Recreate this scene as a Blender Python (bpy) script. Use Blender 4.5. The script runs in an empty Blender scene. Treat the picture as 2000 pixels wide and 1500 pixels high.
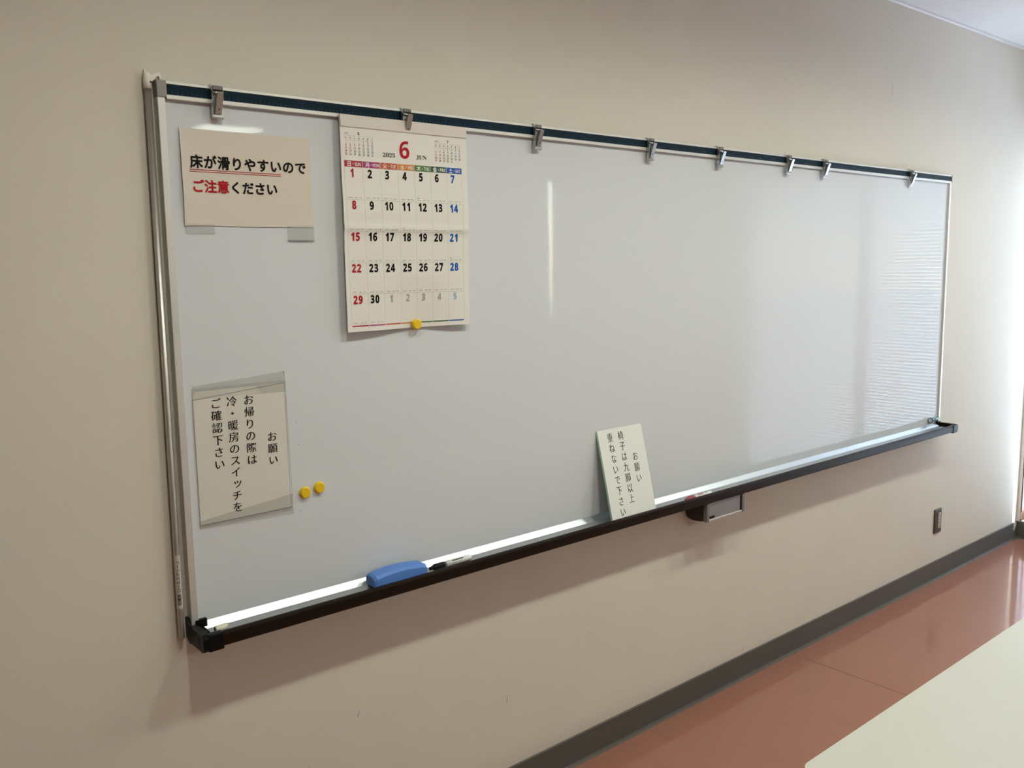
import bpy, bmesh, math, random
from mathutils import Vector, Matrix
random.seed(7)
SC = bpy.context.scene
C = SC.collection
PI = math.pi

# ------------------------------------------------------------ camera
cam_d = bpy.data.cameras.new('camera')
cam_d.sensor_width = 36.0
cam_d.lens = 1728.31 / 2000 * 36.0
cam_d.clip_start = 0.02
cam = bpy.data.objects.new('camera', cam_d)
C.objects.link(cam)
R0 = Vector((0.76465306, -0.64426397, -0.0151538))
R1 = Vector((0.09631629, 0.09100054, 0.99118216))
R2 = Vector((0.63720395, 0.75937002, -0.13163696))
m = Matrix((R0, R1, -R2)).transposed().to_4x4()
m.translation = Vector((-0.64959, -1.90308, 1.57415))
cam.matrix_world = m
SC.camera = cam

# ------------------------------------------------------------ sky, exposure
sun_d = bpy.data.lights.new('sun', 'SUN'); sun_d.energy = 14.0; sun_d.angle = math.radians(1.0); sun_d.color = (1.0, 0.99, 0.97)
sun = bpy.data.objects.new('sun', sun_d); C.objects.link(sun)
_sd = Vector((-math.cos(math.radians(41)) * math.cos(math.radians(36)), math.sin(math.radians(41)) * math.cos(math.radians(36)), -math.sin(math.radians(36))))
sun.rotation_euler = _sd.to_track_quat('-Z', 'Y').to_euler(); sun.location = (8, -4, 5)
w = bpy.data.worlds.new('sky')
SC.world = w
w.use_nodes = True
nt = w.node_tree
nt.nodes.clear()
bg = nt.nodes.new('ShaderNodeBackground')
sky = nt.nodes.new('ShaderNodeTexSky')
sky.sky_type = 'NISHITA'
sky.sun_disc = False
sky.sun_elevation = math.radians(52)
sky.sun_rotation = math.radians(200)
sky.air_density = 1.3
sky.dust_density = 0.6
out = nt.nodes.new('ShaderNodeOutputWorld')
nt.links.new(sky.outputs[0], bg.inputs[0])
nt.links.new(bg.outputs[0], out.inputs[0])
SKY = 4.6
bg.inputs[1].default_value = SKY
SC.view_settings.view_transform = 'Standard'
SC.view_settings.look = 'None'
SC.view_settings.gamma = 1.0
SC.view_settings.use_curve_mapping = False
SC.view_settings.exposure = 0.0
SC.cycles.use_denoising = True
SC.cycles.max_bounces = 10
SC.cycles.diffuse_bounces = 6
SC.cycles.glossy_bounces = 4
SC.cycles.transmission_bounces = 6
SC.cycles.transparent_max_bounces = 12
SC.cycles.sample_clamp_indirect = 6.0
SC.cycles.caustics_reflective = False
SC.cycles.caustics_refractive = False

LAMP = 12.0           # visible brightness of the downlight glass
SPOT = 58.0          # watts of each downlight beam
PANEL = 33.0          # square ceiling panel strength
LAMP_COL = (0.95, 1.0, 0.88)

# ------------------------------------------------------------ room numbers
XC = 4.683           # board wall / window wall corner
XL = -3.2
YF = -6.3
HC = 2.644

# ------------------------------------------------------------ materials
MATS = {}
def mat(name, col, rough=0.5, metal=0.0, spec=0.5, bump=None, coat=0.0, emit=None, alpha=1.0, vary=None, trans=0.0, aniso=0.0):
    if name in MATS: return MATS[name]
    mt = bpy.data.materials.new(name)
    mt.use_nodes = True
    t = mt.node_tree
    b = t.nodes['Principled BSDF']
    b.inputs['Base Color'].default_value = (*col, 1)
    b.inputs['Roughness'].default_value = rough
    b.inputs['Metallic'].default_value = metal
    b.inputs['Specular IOR Level'].default_value = spec
    b.inputs['Coat Weight'].default_value = coat
    b.inputs['Coat Roughness'].default_value = 0.08
    b.inputs['Alpha'].default_value = alpha
    b.inputs['Transmission Weight'].default_value = trans
    if emit:
        b.inputs['Emission Color'].default_value = (*emit[0], 1)
        b.inputs['Emission Strength'].default_value = emit[1]
    tc = None
    if bump or vary:
        tc = t.nodes.new('ShaderNodeTexCoord')
    if bump:
        for k, (kind, scale, strength, dist) in enumerate([bump] if isinstance(bump[0], str) else bump):
            mp = t.nodes.new('ShaderNodeMapping')
            t.links.new(tc.outputs['Object'], mp.inputs['Vector'])
            mp.inputs['Scale'].default_value = scale if isinstance(scale, tuple) else (scale,) * 3
            if kind == 'noise':
                n = t.nodes.new('ShaderNodeTexNoise'); n.inputs['Scale'].default_value = 1; n.inputs['Detail'].default_value = 4
                o = n.outputs['Fac']
            else:
                n = t.nodes.new('ShaderNodeTexVoronoi'); n.inputs['Scale'].default_value = 1
                o = n.outputs['Distance']
            t.links.new(mp.outputs[0], n.inputs['Vector'])
            bp = t.nodes.new('ShaderNodeBump')
            bp.inputs['Strength'].default_value = strength
            bp.inputs['Distance'].default_value = dist
            t.links.new(o, bp.inputs['Height'])
            if k: t.links.new(last.outputs[0], bp.inputs['Normal'])
            last = bp
        t.links.new(last.outputs[0], b.inputs['Normal'])
        if coat: t.links.new(last.outputs[0], b.inputs['Coat Normal'])
    if vary:
        scale, amt = vary
        mp = t.nodes.new('ShaderNodeMapping')
        mp.inputs['Scale'].default_value = scale if isinstance(scale, tuple) else (scale,) * 3
        t.links.new(tc.outputs['Object'], mp.inputs['Vector'])
        n = t.nodes.new('ShaderNodeTexNoise'); n.inputs['Scale'].default_value = 1; n.inputs['Detail'].default_value = 5
        t.links.new(mp.outputs[0], n.inputs['Vector'])
        r = t.nodes.new('ShaderNodeValToRGB')
        r.color_ramp.elements[0].position = 0.3
        r.color_ramp.elements[1].position = 0.7
        r.color_ramp.elements[0].color = (*[c * (1 - amt) for c in col], 1)
        r.color_ramp.elements[1].color = (*[min(1, c * (1 + amt)) for c in col], 1)
        t.links.new(n.outputs['Fac'], r.inputs[0])
        t.links.new(r.outputs[0], b.inputs['Base Color'])
    MATS[name] = mt
    return mt

M_wall = mat('wallpaper', (0.665, 0.622, 0.535), 0.75, spec=0.25, bump=[('noise', (520, 520, 260), 0.25, 0.0006), ('noise', (60, 60, 60), 0.1, 0.0006)], vary=(5.0, 0.012))
M_wall_b = mat('wallpaper_side', (0.66, 0.62, 0.57), 0.75, spec=0.25, bump=('noise', 300, 0.2, 0.0005))
M_white_casing = mat('white_casing', (0.8, 0.8, 0.78), 0.4)
M_ceil = mat('ceiling_rock', (0.84, 0.84, 0.83), 0.9, spec=0.1, bump=[('noise', (160, 55, 80), 0.9, 0.006), ('noise', (40, 22, 30), 0.5, 0.004)])
M_trim = mat('cornice', (0.72, 0.72, 0.70), 0.5)
M_floor = mat('vinyl_floor', (0.320, 0.142, 0.098), 0.09, spec=0.5, bump=[('noise', (90, 8, 10), 0.012, 0.0006), ('noise', (3, 3, 3), 0.02, 0.003)], vary=((60, 4, 4), 0.025))
M_joint = mat('floor_joint', (0.10, 0.045, 0.03), 0.6)
M_base = mat('vinyl_baseboard', (0.108, 0.101, 0.088), 0.6, spec=0.25)
M_alu = mat('aluminium', (0.62, 0.62, 0.60), 0.32, metal=0.85, spec=0.5, bump=('noise', (4, 300, 300), 0.05, 0.0004))
M_alu_frame = mat('frame_aluminium', (0.66, 0.65, 0.61), 0.42, metal=0.55)
M_alu_tray = mat('tray_aluminium', (0.60, 0.62, 0.63), 0.36, metal=0.9, bump=('noise', (3, 220, 220), 0.06, 0.0004))
M_capgrey = mat('grey_plastic', (0.27, 0.255, 0.24), 0.45)
M_strip = mat('blue_magnetic_strip', (0.0012, 0.015, 0.029), 0.5, spec=0.12)
M_tick = mat('strip_print', (0.035, 0.10, 0.14), 0.6)
M_board = mat('white_enamel', (0.635, 0.655, 0.672), 0.03, spec=0.15, bump=('noise', (2.0, 2.0, 4.0), 0.10, 0.003))
M_brown = mat('dark_brown_metal', (0.012, 0.006, 0.003), 0.42, spec=0.14)
M_black = mat('black_plastic', (0.003, 0.003, 0.003), 0.38, spec=0.15)
M_steel = mat('clip_steel', (0.50, 0.52, 0.51), 0.28, metal=0.9)
M_steel_dk = mat('clip_hole', (0.01, 0.01, 0.01), 0.6)
M_paper = mat('cream_paper', (0.66, 0.60, 0.515), 0.8, spec=0.2, bump=('noise', (14, 14, 14), 0.15, 0.004))
M_paper_l = mat('laminated_paper', (0.66, 0.635, 0.57), 0.28, spec=0.45, bump=('noise', (9, 9, 9), 0.2, 0.004))
M_card = mat('laminated_card', (0.73, 0.74, 0.68), 0.25, spec=0.45)
M_edge = mat('green_film_edge', (0.26, 0.38, 0.31), 0.25, alpha=0.75)
M_film = mat('clear_film', (0.57, 0.57, 0.53), 0.3, spec=0.25, alpha=0.22)
M_film_dk = mat('film_fold', (0.22, 0.22, 0.19), 0.4, alpha=0.55)
M_cal = mat('calendar_paper', (0.76, 0.73, 0.67), 0.65, spec=0.3)
M_cal_head = mat('calendar_header', (0.66, 0.60, 0.54), 0.6, spec=0.3)
M_ink = mat('ink_black', (0.005, 0.004, 0.004), 0.6, spec=0.12)
M_ink_red = mat('ink_red', (0.40, 0.008, 0.014), 0.6, spec=0.15)
M_ink_blue = mat('ink_blue', (0.003, 0.09, 0.40), 0.6, spec=0.15)
M_ink_grey = mat('ink_grey', (0.36, 0.36, 0.33), 0.6)
M_ink_pblue = mat('ink_pale_blue', (0.28, 0.45, 0.58), 0.6)
M_ink_soft = mat('ink_soft_grey', (0.20, 0.18, 0.165), 0.7)
M_ink_line = mat('ink_line', (0.30, 0.28, 0.25), 0.7)
M_ink_faint = mat('ink_faint', (0.67, 0.63, 0.56), 0.7)
M_ink_mred = mat('ink_mid_red', (0.48, 0.10, 0.10), 0.7)
M_ink_mblue = mat('ink_mid_blue', (0.16, 0.25, 0.42), 0.7)
M_ink_white = mat('ink_white', (0.80, 0.76, 0.70), 0.6)
HEAD = [mat('head_sun', (0.38, 0.012, 0.025), 0.6), mat('head_mon', (0.36, 0.028, 0.16), 0.6), mat('head_tue', (0.50, 0.085, 0.03), 0.6),
        mat('head_wed', (0.62, 0.22, 0.03), 0.6), mat('head_thu', (0.07, 0.19, 0.035), 0.6), mat('head_fri', (0.012, 0.085, 0.035), 0.6),
        mat('head_sat', (0.005, 0.08, 0.37), 0.6)]
M_yellow = mat('yellow_plastic', (0.80, 0.52, 0.010), 0.32, spec=0.5)
M_blue = mat('eraser_blue', (0.085, 0.21, 0.56), 0.42, spec=0.4)
M_blue_d = mat('eraser_groove', (0.025, 0.07, 0.24), 0.5)
M_felt = mat('eraser_felt', (0.02, 0.02, 0.022), 0.95)
M_white_pl = mat('white_plastic', (0.76, 0.76, 0.72), 0.3)
M_cream_pl = mat('cream_plastic', (0.66, 0.63, 0.50), 0.4)
M_dgrey_pl = mat('dark_grey_plastic', (0.07, 0.075, 0.07), 0.35)
M_red_pl = mat('red_plastic', (0.30, 0.02, 0.035), 0.35)
M_pole = mat('pole_metal', (0.47, 0.45, 0.41), 0.40, metal=0.8)
M_hook = mat('hook_plastic', (0.76, 0.73, 0.66), 0.45)
M_label = mat('label_paper', (0.52, 0.49, 0.45), 0.6)
M_boxgrey = mat('box_front', (0.26, 0.25, 0.25), 0.4, metal=0.3)
M_boxside = mat('box_side', (0.035, 0.024, 0.02), 0.45)
M_boxend = mat('box_end', (0.16, 0.15, 0.14), 0.45)
M_plate = mat('outlet_brown', (0.060, 0.040, 0.030), 0.35)
M_insert = mat('outlet_ivory', (0.44, 0.40, 0.34), 0.4)
M_table = mat('table_laminate', (0.485, 0.475, 0.425), 0.34, spec=0.4, bump=('noise', (30, 30, 30), 0.03, 0.001), vary=((2, 12, 2), 0.015))
M_tedge = mat('table_edge', (0.62, 0.55, 0.42), 0.45)
M_bronze = mat('bronze_frame', (0.12, 0.055, 0.025), 0.4)
M_slat = mat('blind_slat', (0.78, 0.80, 0.80), 0.45, spec=0.4)
M_shade = mat('roller_fabric', (0.62, 0.62, 0.58), 0.8)
M_glass = mat('glass', (1, 1, 1), 0.0, spec=0.5, alpha=0.12)
M_lens = mat('downlight_lens', (0.9, 0.9, 0.9), 0.5, emit=(LAMP_COL, LAMP))
M_lens2 = mat('panel_lens', (0.9, 0.9, 0.9), 0.5, emit=(LAMP_COL, PANEL))
M_pink = mat('pink_sticker', (0.70, 0.48, 0.46), 0.5)
M_bluegrey = mat('blue_grey_metal', (0.10, 0.15, 0.19), 0.35, metal=0.4)
M_bluepale = mat('pale_blue_plastic', (0.46, 0.55, 0.62), 0.35)
M_ground = mat('pale_paving', (0.42, 0.41, 0.39), 0.8)
M_dirt = mat('dirt_speck', (0.08, 0.075, 0.07), 0.8)
M_scuff = mat('scuff', (0.30, 0.25, 0.21), 0.8)
for nm in ('blind_slat', 'roller_fabric'):      # thin translucent sheets
    t = MATS[nm].node_tree
    b = t.nodes['Principled BSDF']
    tr = t.nodes.new('ShaderNodeBsdfTranslucent')
    tr.inputs[0].default_value = (0.8, 0.83, 0.85, 1) if nm == 'blind_slat' else (0.5, 0.5, 0.46, 1)
    mx = t.nodes.new('ShaderNodeMixShader')
    mx.inputs[0].default_value = 0.05 if nm == 'blind_slat' else 0.10
    t.links.new(b.outputs[0], mx.inputs[1]); t.links.new(tr.outputs[0], mx.inputs[2])
    t.links.new(mx.outputs[0], t.nodes['Material Output'].inputs[0])

# ------------------------------------------------------------ mesh helpers
class MB:
    """collects shapes in world coordinates into one mesh"""
    def __init__(s): s.v = []; s.f = []; s.sm = []
    def add(s, vs, fs, smooth=False):
        o = len(s.v); s.v += [tuple(p) for p in vs]
        s.f += [tuple(i + o for i in f) for f in fs]; s.sm += [smooth] * len(fs)
        return s
    def box(s, x0, x1, y0, y1, z0, z1, b=0.0):
        if x0 > x1: x0, x1 = x1, x0
        if y0 > y1: y0, y1 = y1, y0
        if z0 > z1: z0, z1 = z1, z0
        bm = bmesh.new()
        bmesh.ops.create_cube(bm, size=1.0)
        for v in bm.verts:
            v.co = Vector(((x0 + x1) / 2 + v.co.x * (x1 - x0), (y0 + y1) / 2 + v.co.y * (y1 - y0), (z0 + z1) / 2 + v.co.z * (z1 - z0)))
        if b > 0:
            b = min(b, (x1 - x0) * .45, (y1 - y0) * .45, (z1 - z0) * .45)
            bmesh.ops.bevel(bm, geom=list(bm.edges), offset=b, segments=2, profile=0.6, affect='EDGES')
        return s.bm(bm)
    def bm(s, bm, smooth=False):
        bm.verts.index_update()
        s.add([v.co.copy() for v in bm.verts], [[v.index for v in f.verts] for f in bm.faces], smooth)
        bm.free(); return s
    def prism(s, prof, a0, a1, axis='x', smooth=False):
        """closed profile extruded along an axis; prof in (y,z) for x, (x,z) for y, (x,y) for z"""
        n = len(prof); vs = []
        for a in (a0, a1):
            for p, q in prof:
                vs.append((a, p, q) if axis == 'x' else (p, a, q) if axis == 'y' else (p, q, a))
        fs = [(i, (i + 1) % n, (i + 1) % n + n, i + n) for i in range(n)]
        s.add(vs, fs, smooth)
        o = len(s.v) - 2 * n
        s.f += [tuple(o + i for i in range(n)), tuple(o + n + i for i in reversed(range(n)))]; s.sm += [False, False]
        return s
    def rod(s, p0, p1, prof, seg=20, smooth=True):
        """lathe along p0->p1; prof = list of (t 0..1 or metres along, radius)"""
        p0 = Vector(p0); p1 = Vector(p1); d = p1 - p0; L = d.length; d.normalize()
        u = d.orthogonal().normalized(); v = d.cross(u)
        vs = []; fs = []
        for (t, r) in prof:
            c = p0 + d * (t * L)
            for k in range(seg):
                a = 2 * PI * k / seg
                vs.append(c + (u * math.cos(a) + v * math.sin(a)) * r)
        for i in range(len(prof) - 1):
            for k in range(seg):
                a = i * seg + k; b = i * seg + (k + 1) % seg
                fs.append((a, b, b + seg, a + seg))
        fs.append(tuple(reversed(range(seg)))); fs.append(tuple(range((len(prof) - 1) * seg, len(prof) * seg)))
        s.add(vs, fs[:-2], smooth); o = len(s.v) - len(vs)
        for f in fs[-2:]:
            s.f.append(tuple(i + o for i in f)); s.sm.append(False)
        return s
    def tube(s, pts, r, seg=12):
        for a, b in zip(pts[:-1], pts[1:]): s.rod(a, b, [(0, r), (1, r)], seg)
        for p in pts[1:-1]:
            bm = bmesh.new(); bmesh.ops.create_uvsphere(bm, u_segments=seg, v_segments=8, radius=r, matrix=Matrix.Translation(p)); s.bm(bm, True)
        return s
    def grid(s, fn, nu, nv, u0=0, u1=1, v0=0, v1=1):
        vs = [fn(u0 + (u1 - u0) * i / nu, v0 + (v1 - v0) * j / nv) for j in range(nv + 1) for i in range(nu + 1)]
        fs = [(j * (nu + 1) + i, j * (nu + 1) + i + 1, (j + 1) * (nu + 1) + i + 1, (j + 1) * (nu + 1) + i) for j in range(nv) for i in range(nu)]
        return s.add(vs, fs, True)
    def sheet(s, fn, nu, nv, th):
        """thin closed sheet of thickness th; fn(u,v)->(x,y,z), back side th further towards +y"""
        n0 = len(s.v)
        s.grid(fn, nu, nv)
        N = (nu + 1) * (nv + 1)
        s.add([(p[0], p[1] + th, p[2]) for p in s.v[n0:n0 + N]], [tuple(reversed([i for i in (j * (nu + 1) + k, j * (nu + 1) + k + 1, (j + 1) * (nu + 1) + k + 1, (j + 1) * (nu + 1) + k)])) for j in range(nv) for k in range(nu)], True)
        ring = [i for i in range(nu + 1)] + [j * (nu + 1) + nu for j in range(1, nv + 1)] + [nv * (nu + 1) + i for i in range(nu - 1, -1, -1)] + [j * (nu + 1) for j in range(nv - 1, 0, -1)]
        for a, b in zip(ring, ring[1:] + ring[:1]):
            s.add([s.v[n0 + b], s.v[n0 + a], s.v[n0 + N + a], s.v[n0 + N + b]], [(0, 1, 2, 3)], False)
        return s

OFF = {}
PRINTS = ('lettering', 'print', 'lines', 'film_edges', 'day_head')
def link(name, mb, material, parent=None, loc=None):
    me = bpy.data.meshes.new(name)
    off = Vector((0, 0, 0))
    if parent is not None: off = OFF[parent.name]
    elif loc is not None: off = Vector(loc)
    me.from_pydata([tuple(Vector(p) - off) for p in mb.v], [], mb.f)
    me.polygons.foreach_set('use_smooth', mb.sm)
    me.validate()
    bm = bmesh.new(); bm.from_mesh(me); bmesh.ops.recalc_face_normals(bm, faces=bm.faces); bm.to_mesh(me); bm.free()
    me.materials.append(material)
    o = bpy.data.objects.new(name, me)
    C.objects.link(o)
    if any(k in name for k in PRINTS): o['kind'] = 'stuff'
    if parent is not None:
        o.parent = parent; OFF[o.name] = off
    elif loc is not None:
        o.location = loc; OFF[o.name] = off
    else:
        OFF[o.name] = off
    return o
def tag(o, label, cat, group=None):
    o['label'] = label; o['category'] = cat
    if group: o['group'] = group
    return o
def thing(name, loc, label, cat, group=None):
    o = bpy.data.objects.new(name, None); C.objects.link(o); o.location = loc; OFF[o.name] = Vector(loc)
    return tag(o, label, cat, group)
def struct(name, mb, material):
    o = link(name, mb, material); o['kind'] = 'structure'; return o
def copy_tree(o, parent=None):
    c = o.copy(); C.objects.link(c); c.parent = parent
    for ch in [x for x in C.objects if x.parent == o]: copy_tree(ch, c)
    return c

# ---- lettering: the font's own glyph outlines turned into flat mesh
tcu = bpy.data.curves.new('lettering', 'FONT')
tob = bpy.data.objects.new('lettering', tcu)
C.objects.link(tob)
tcu.resolution_u = 4
GL = {}
def glyphs(body, offset=0.0, cut=False):
    k = (body, offset, cut)
    if k not in GL:
        tcu.body = body; tcu.offset = offset
        bpy.context.view_layer.update()
        dg = bpy.context.evaluated_depsgraph_get()
        me = bpy.data.meshes.new_from_object(tob.evaluated_get(dg), depsgraph=dg)
        if cut:      # slice so that the letters can follow a round surface
            bm = bmesh.new(); bm.from_mesh(me)
            for q in range(-4, 22):
                bmesh.ops.bisect_plane(bm, geom=list(bm.verts) + list(bm.edges) + list(bm.faces), plane_co=(0, q * .06, 0), plane_no=(0, 1, 0))
            bm.to_mesh(me); bm.free()
        GL[k] = ([(v.co.x, v.co.y) for v in me.vertices], [tuple(p.vertices) for p in me.polygons])
        bpy.data.meshes.remove(me)
    return GL[k]
def bounds(g):
    xs = [p[0] for p in g[0]]; ys = [p[1] for p in g[0]]
    return min(xs), max(xs), min(ys), max(ys)
def put(mb, fn, body, cx, cz, sx, sy, offset=0.0, mode='em', shifts=(0.0,), rot=0, bold=0.0, cut=False):
    """write body centred at (cx,cz) in sheet coordinates. mode em: CJK em square scaled; box: fit glyph box to sx by sy; h: height sy, width scale sx"""
    g = glyphs(body, offset, cut)
    if not g[0]: return
    x0, x1, y0, y1 = bounds(g)
    sh = [(d, 0.0) for d in shifts]
    if bold: sh = [(0, 0)] + [(bold * math.cos(k * PI / 4), bold * math.sin(k * PI / 4)) for k in range(8)]
    for k_, (d, e) in enumerate(sh):
        vs = []
        for x, y in g[0]:
            y += e
            if mode != 'em': x += d
            if mode == 'em': a, b = (x - 0.5 + d) * sx, (y - 0.38) * sy
            elif mode == 'box': a, b = ((x - x0) / (x1 - x0) - .5) * sx, ((y - y0) / (y1 - y0) - .5) * sy
            else:
                k = sy / (y1 - y0); a, b = (x - (x0 + x1) / 2) * k * sx, (y - (y0 + y1) / 2) * k
            if rot: a, b = -b, a
            p_ = fn(cx + a, cz + b)
            vs.append((p_[0], p_[1] - k_ * 2e-5, p_[2]))
        mb.add(vs, g[1])
MINCHO = dict(offset=-0.006, shifts=(-0.015, 0.0, 0.015))

# ------------------------------------------------------------ room shell
struct('floor', MB().box(XL, XC, YF, 0, -0.12, -0.004), M_joint)
fl = C.objects['floor']
sx = [XL, -3.04 + 0.02, -1.21, 0.60, 2.402, 4.165, XC]
for a, b in zip(sx[:-1], sx[1:]):
    if b - a > 0.05: link('sheet', MB().box(a + .0012, b - .0012, YF, 0, -0.004, 0.0), M_floor, fl)
fk_ = MB(); fk_.add([(2.118, -.2100, .0004), (2.165, -.2210, .0004), (2.253, -.2385, .0004), (2.165, -.2190, .0004)], [(0, 1, 2, 3)])
fk_.add([(2.275, -.2420, .0004), (2.281, -.2440, .0004), (2.290, -.2445, .0004), (2.281, -.2420, .0004)], [(0, 1, 2, 3)])
o = link('scratch_marks', fk_, M_joint, fl); o['kind'] = 'stuff'
struct('ceiling', MB().box(XL, XC, YF, 0, HC, HC + .1), M_ceil)
struct('wall_back', MB().box(XL - .15, XC + .15, 0, .15, -.12, HC + .1), M_wall)
wb = C.objects['wall_back']
sc = MB()
for x, z, l, a in [(0.4154, .4401, .016, .3), (0.9092, .313, .022, .1), (2.0733, .111, .02, .2), (2.0875, .0985, .006, .8), (2.3048, .275, .006, .3),
                   (3.0309, 2.5184, .012, .1), (3.0549, 2.2854, .05, .05), (1.25, .42, .005, .5), (0.27, .352, .006, 1)]:
    dx = math.sin(a) * l / 2; dz = math.cos(a) * l / 2; w_ = .0011
    sc.add([(x - dx - w_, -.0004, z - dz), (x - dx + w_, -.0004, z - dz), (x + dx + w_, -.0004, z + dz), (x + dx - w_, -.0004, z + dz)], [(0, 1, 2, 3)])
o = link('scuff_marks', sc, M_scuff, wb); o['kind'] = 'stuff'
struct('wall_left', MB().box(XL - .15, XL, YF, 0, -.12, HC + .1), M_wall_b)
struct('wall_front', MB().box(XL - .15, XC + .15, YF - .15, YF, -.12, HC + .1), M_wall_b)
# window wall with two openings (a tall glazed one by the corner, a high one behind)
W1 = (-1.95, -0.018, 0.10, 2.20)
W2 = (-4.12, -2.05, 1.08, 2.36)
wr = MB()
T = .16
wr.box(XC, XC + T, W1[1], 0, -.12, HC + .1)
wr.box(XC, XC + T, W1[0], W1[1], -.12, W1[2])
wr.box(XC, XC + T, W1[0], W1[1], W1[3], HC + .1)
wr.box(XC, XC + T, W2[1], W1[0], -.12, HC + .1)
wr.box(XC, XC + T, W2[0], W2[1], -.12, W2[2])
wr.box(XC, XC + T, W2[0], W2[1], W2[3], HC + .1)
wr.box(XC, XC + T, YF, W2[0], -.12, HC + .1)
struct('wall_right', wr, M_wall_b)
struct('trim_1', MB().prism([(0, HC), (0, HC - .014), (-.006, HC - .014), (-.010, HC - .010), (-.010, HC)], XL, XC), M_trim)
struct('trim_2', MB().prism([(XC, HC), (XC, HC - .014), (XC - .006, HC - .014), (XC - .010, HC - .010), (XC - .010, HC)], YF, 0, 'y'), M_trim)
bp = [(0, .096), (-.0045, .096), (-.006, .0945), (-.006, .010), (-.009, .004), (-.014, .001), (-.014, 0), (0, 0)]
struct('baseboard_back', MB().prism(bp, XL, XC), M_base)
struct('baseboard_right', MB().prism([(XC + y, z) for y, z in bp], YF, 0, 'y'), M_base)
struct('baseboard_left', MB().prism([(XL - y, z) for y, z in bp], YF, 0, 'y'), M_base)
struct('baseboard_front', MB().prism([(YF - y, z) for y, z in bp], XL, XC), M_base)
struct('ground', MB().box(XC + T, 60, -40, 40, -.6, -.4), M_ground)

# windows
def window(idx, y0, y1, z0, z1, mull, fm):
    f = MB(); t = .045; xa, xb = XC + .055, XC + .115
    if idx == 1: f.box(XC - .004, XC + .16, y1 - .006, y1, z0, z1, .001)
    f.box(xa, xb, y0, y0 + t, z0, z1, .003); f.box(xa, xb, y1 - .010, y1, z0, z1, .003)
    f.box(xa, xb, y0 + t, y1 - .010, z0, z0 + t, .003); f.box(xa, xb, y0 + t, y1 - .010, z1 - t, z1, .003)
    o = struct('window_%d' % idx, f, fm)
    link('mullion', MB().box(xa + .004, xb - .004, mull - .03, mull + .03, z0 + t, z1 - t, .003), fm, o)
    for a, b in ((y0 + t, mull - .03), (mull + .03, y1 - .010)):
        link('pane', MB().box(XC + .083, XC + .087, a, b, z0 + t, z1 - t), M_glass, o)
    if idx == 2:
        s = MB(); s.box(XC - .015, XC + .055, y0, y1, z0 - .022, z0, .003)
        link('sill', s, fm, o)
    return o
w1 = window(1, *W1, -1.05, M_bronze)
w2 = window(2, *W2, -3.02, M_bronze)
# corner: white casing strip and wood-brown boxing below the glazing
struct('trim_3', MB().box(XC - .004, XC, -.0175, -.0005, .096, 2.30, .001), M_white_casing)
link('sticker', MB().box(XC - .0055, XC - .0035, -.0235, -.0195, .112, .150), M_pink, w1)

# venetian blind in window 1
vb = thing('venetian_blind', (XC + .02, -1.0, .09), 'white horizontal slat blind hanging in the tall window beside the corner', 'blind')
link('head_rail', MB().box(XC + .005, XC + .04, W1[0] + .02, W1[1] - .062, 2.165, 2.198, .002), M_slat, vb)
link('bottom_rail', MB().box(XC + .010, XC + .034, W1[0] + .02, W1[1] - .062, .112, .124, .002), M_slat, vb)
sl = MB(); tilt = math.radians(-52); hw = .0125
prof = []
for k in range(5):
    a = -hw + 2 * hw * k / 4; b = .0016 * (1 - (a / hw) ** 2)
    prof.append((a * math.cos(tilt) - b * math.sin(tilt), a * math.sin(tilt) + b * math.cos(tilt)))
for (y0, y1) in ((W1[0] + .022, W1[1] - .062),):
    vs = [(XC + .022 + p[0], yy, .139 + p[1]) for yy in (y0, y1) for p in prof]
    sl.add(vs, [(i, i + 1, i + 6, i + 5) for i in range(4)], True)
first = link('slat', sl, M_slat, vb)
for k in range(1, 110):
    z = .139 + .0209 * k
    if z > 2.16: break
    c = first.copy(); C.objects.link(c); c.location = (0, 0, .0209 * k)
for y in (-.35, -1.0, -1.65):
    link('cord', MB().rod((XC + .0085, y, .115), (XC + .0085, y, 2.17), [(0, .0008), (1, .0008)], 6), M_slat, vb)

# roller shade in window 2
rs = thing('roller_shade', (XC + .02, -3.0, 1.14), 'closed beige roller shade hanging in the second window', 'shade')
link('roller_tube', MB().rod((XC + .03, W2[0] + .015, 2.33), (XC + .03, W2[1] - .01, 2.33), [(0, .02), (1, .02)], 20), M_slat, rs)
link('fabric', MB().box(XC + .0295, XC + .0305, -3.93, W2[1] - .018, 1.125, 2.33), M_shade, rs)
link('bottom_bar', MB().rod((XC + .03, -3.93, 1.122), (XC + .03, W2[1] - .018, 1.122), [(0, .008), (1, .008)], 12), M_slat, rs)

# ceiling lamps
def downlight(x, y, lab):
    t = thing('downlight', (x, y, HC), lab, 'ceiling light', 'round ceiling downlights')
    link('ring', MB().rod((x, y, HC), (x, y, HC - .008), [(0, .105), (.6, .103), (1, .095)], 32), M_white_casing, t)
    link('diffuser', MB().rod((x, y, HC - .008), (x, y, HC - .012), [(0, .085), (1, .080)], 32), M_lens, t)
    ld = bpy.data.lights.new('downlight_beam', 'SPOT'); ld.energy = SPOT; ld.color = LAMP_COL; ld.shadow_soft_size = .065; ld.spot_size = math.radians(166); ld.spot_blend = 1.0
    lo = bpy.data.objects.new('beam', ld); C.objects.link(lo); lo.parent = t; lo.location = (0, 0, -.02)
    return t
rows = [('nearest the board wall', -1.05)]
cols_ = [('first', 0.0), ('second, added for even light,', 0.88), ('third', 1.76), ('fourth, added for even light,', 2.64), ('fifth', 3.52)]  # second and fourth fittings are added to even out the wall light
for rn, y in rows:
    for cn, x in cols_:
        downlight(x, y, 'round recessed ceiling downlight %s, %s of five counted from the left' % (rn, cn))
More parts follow.
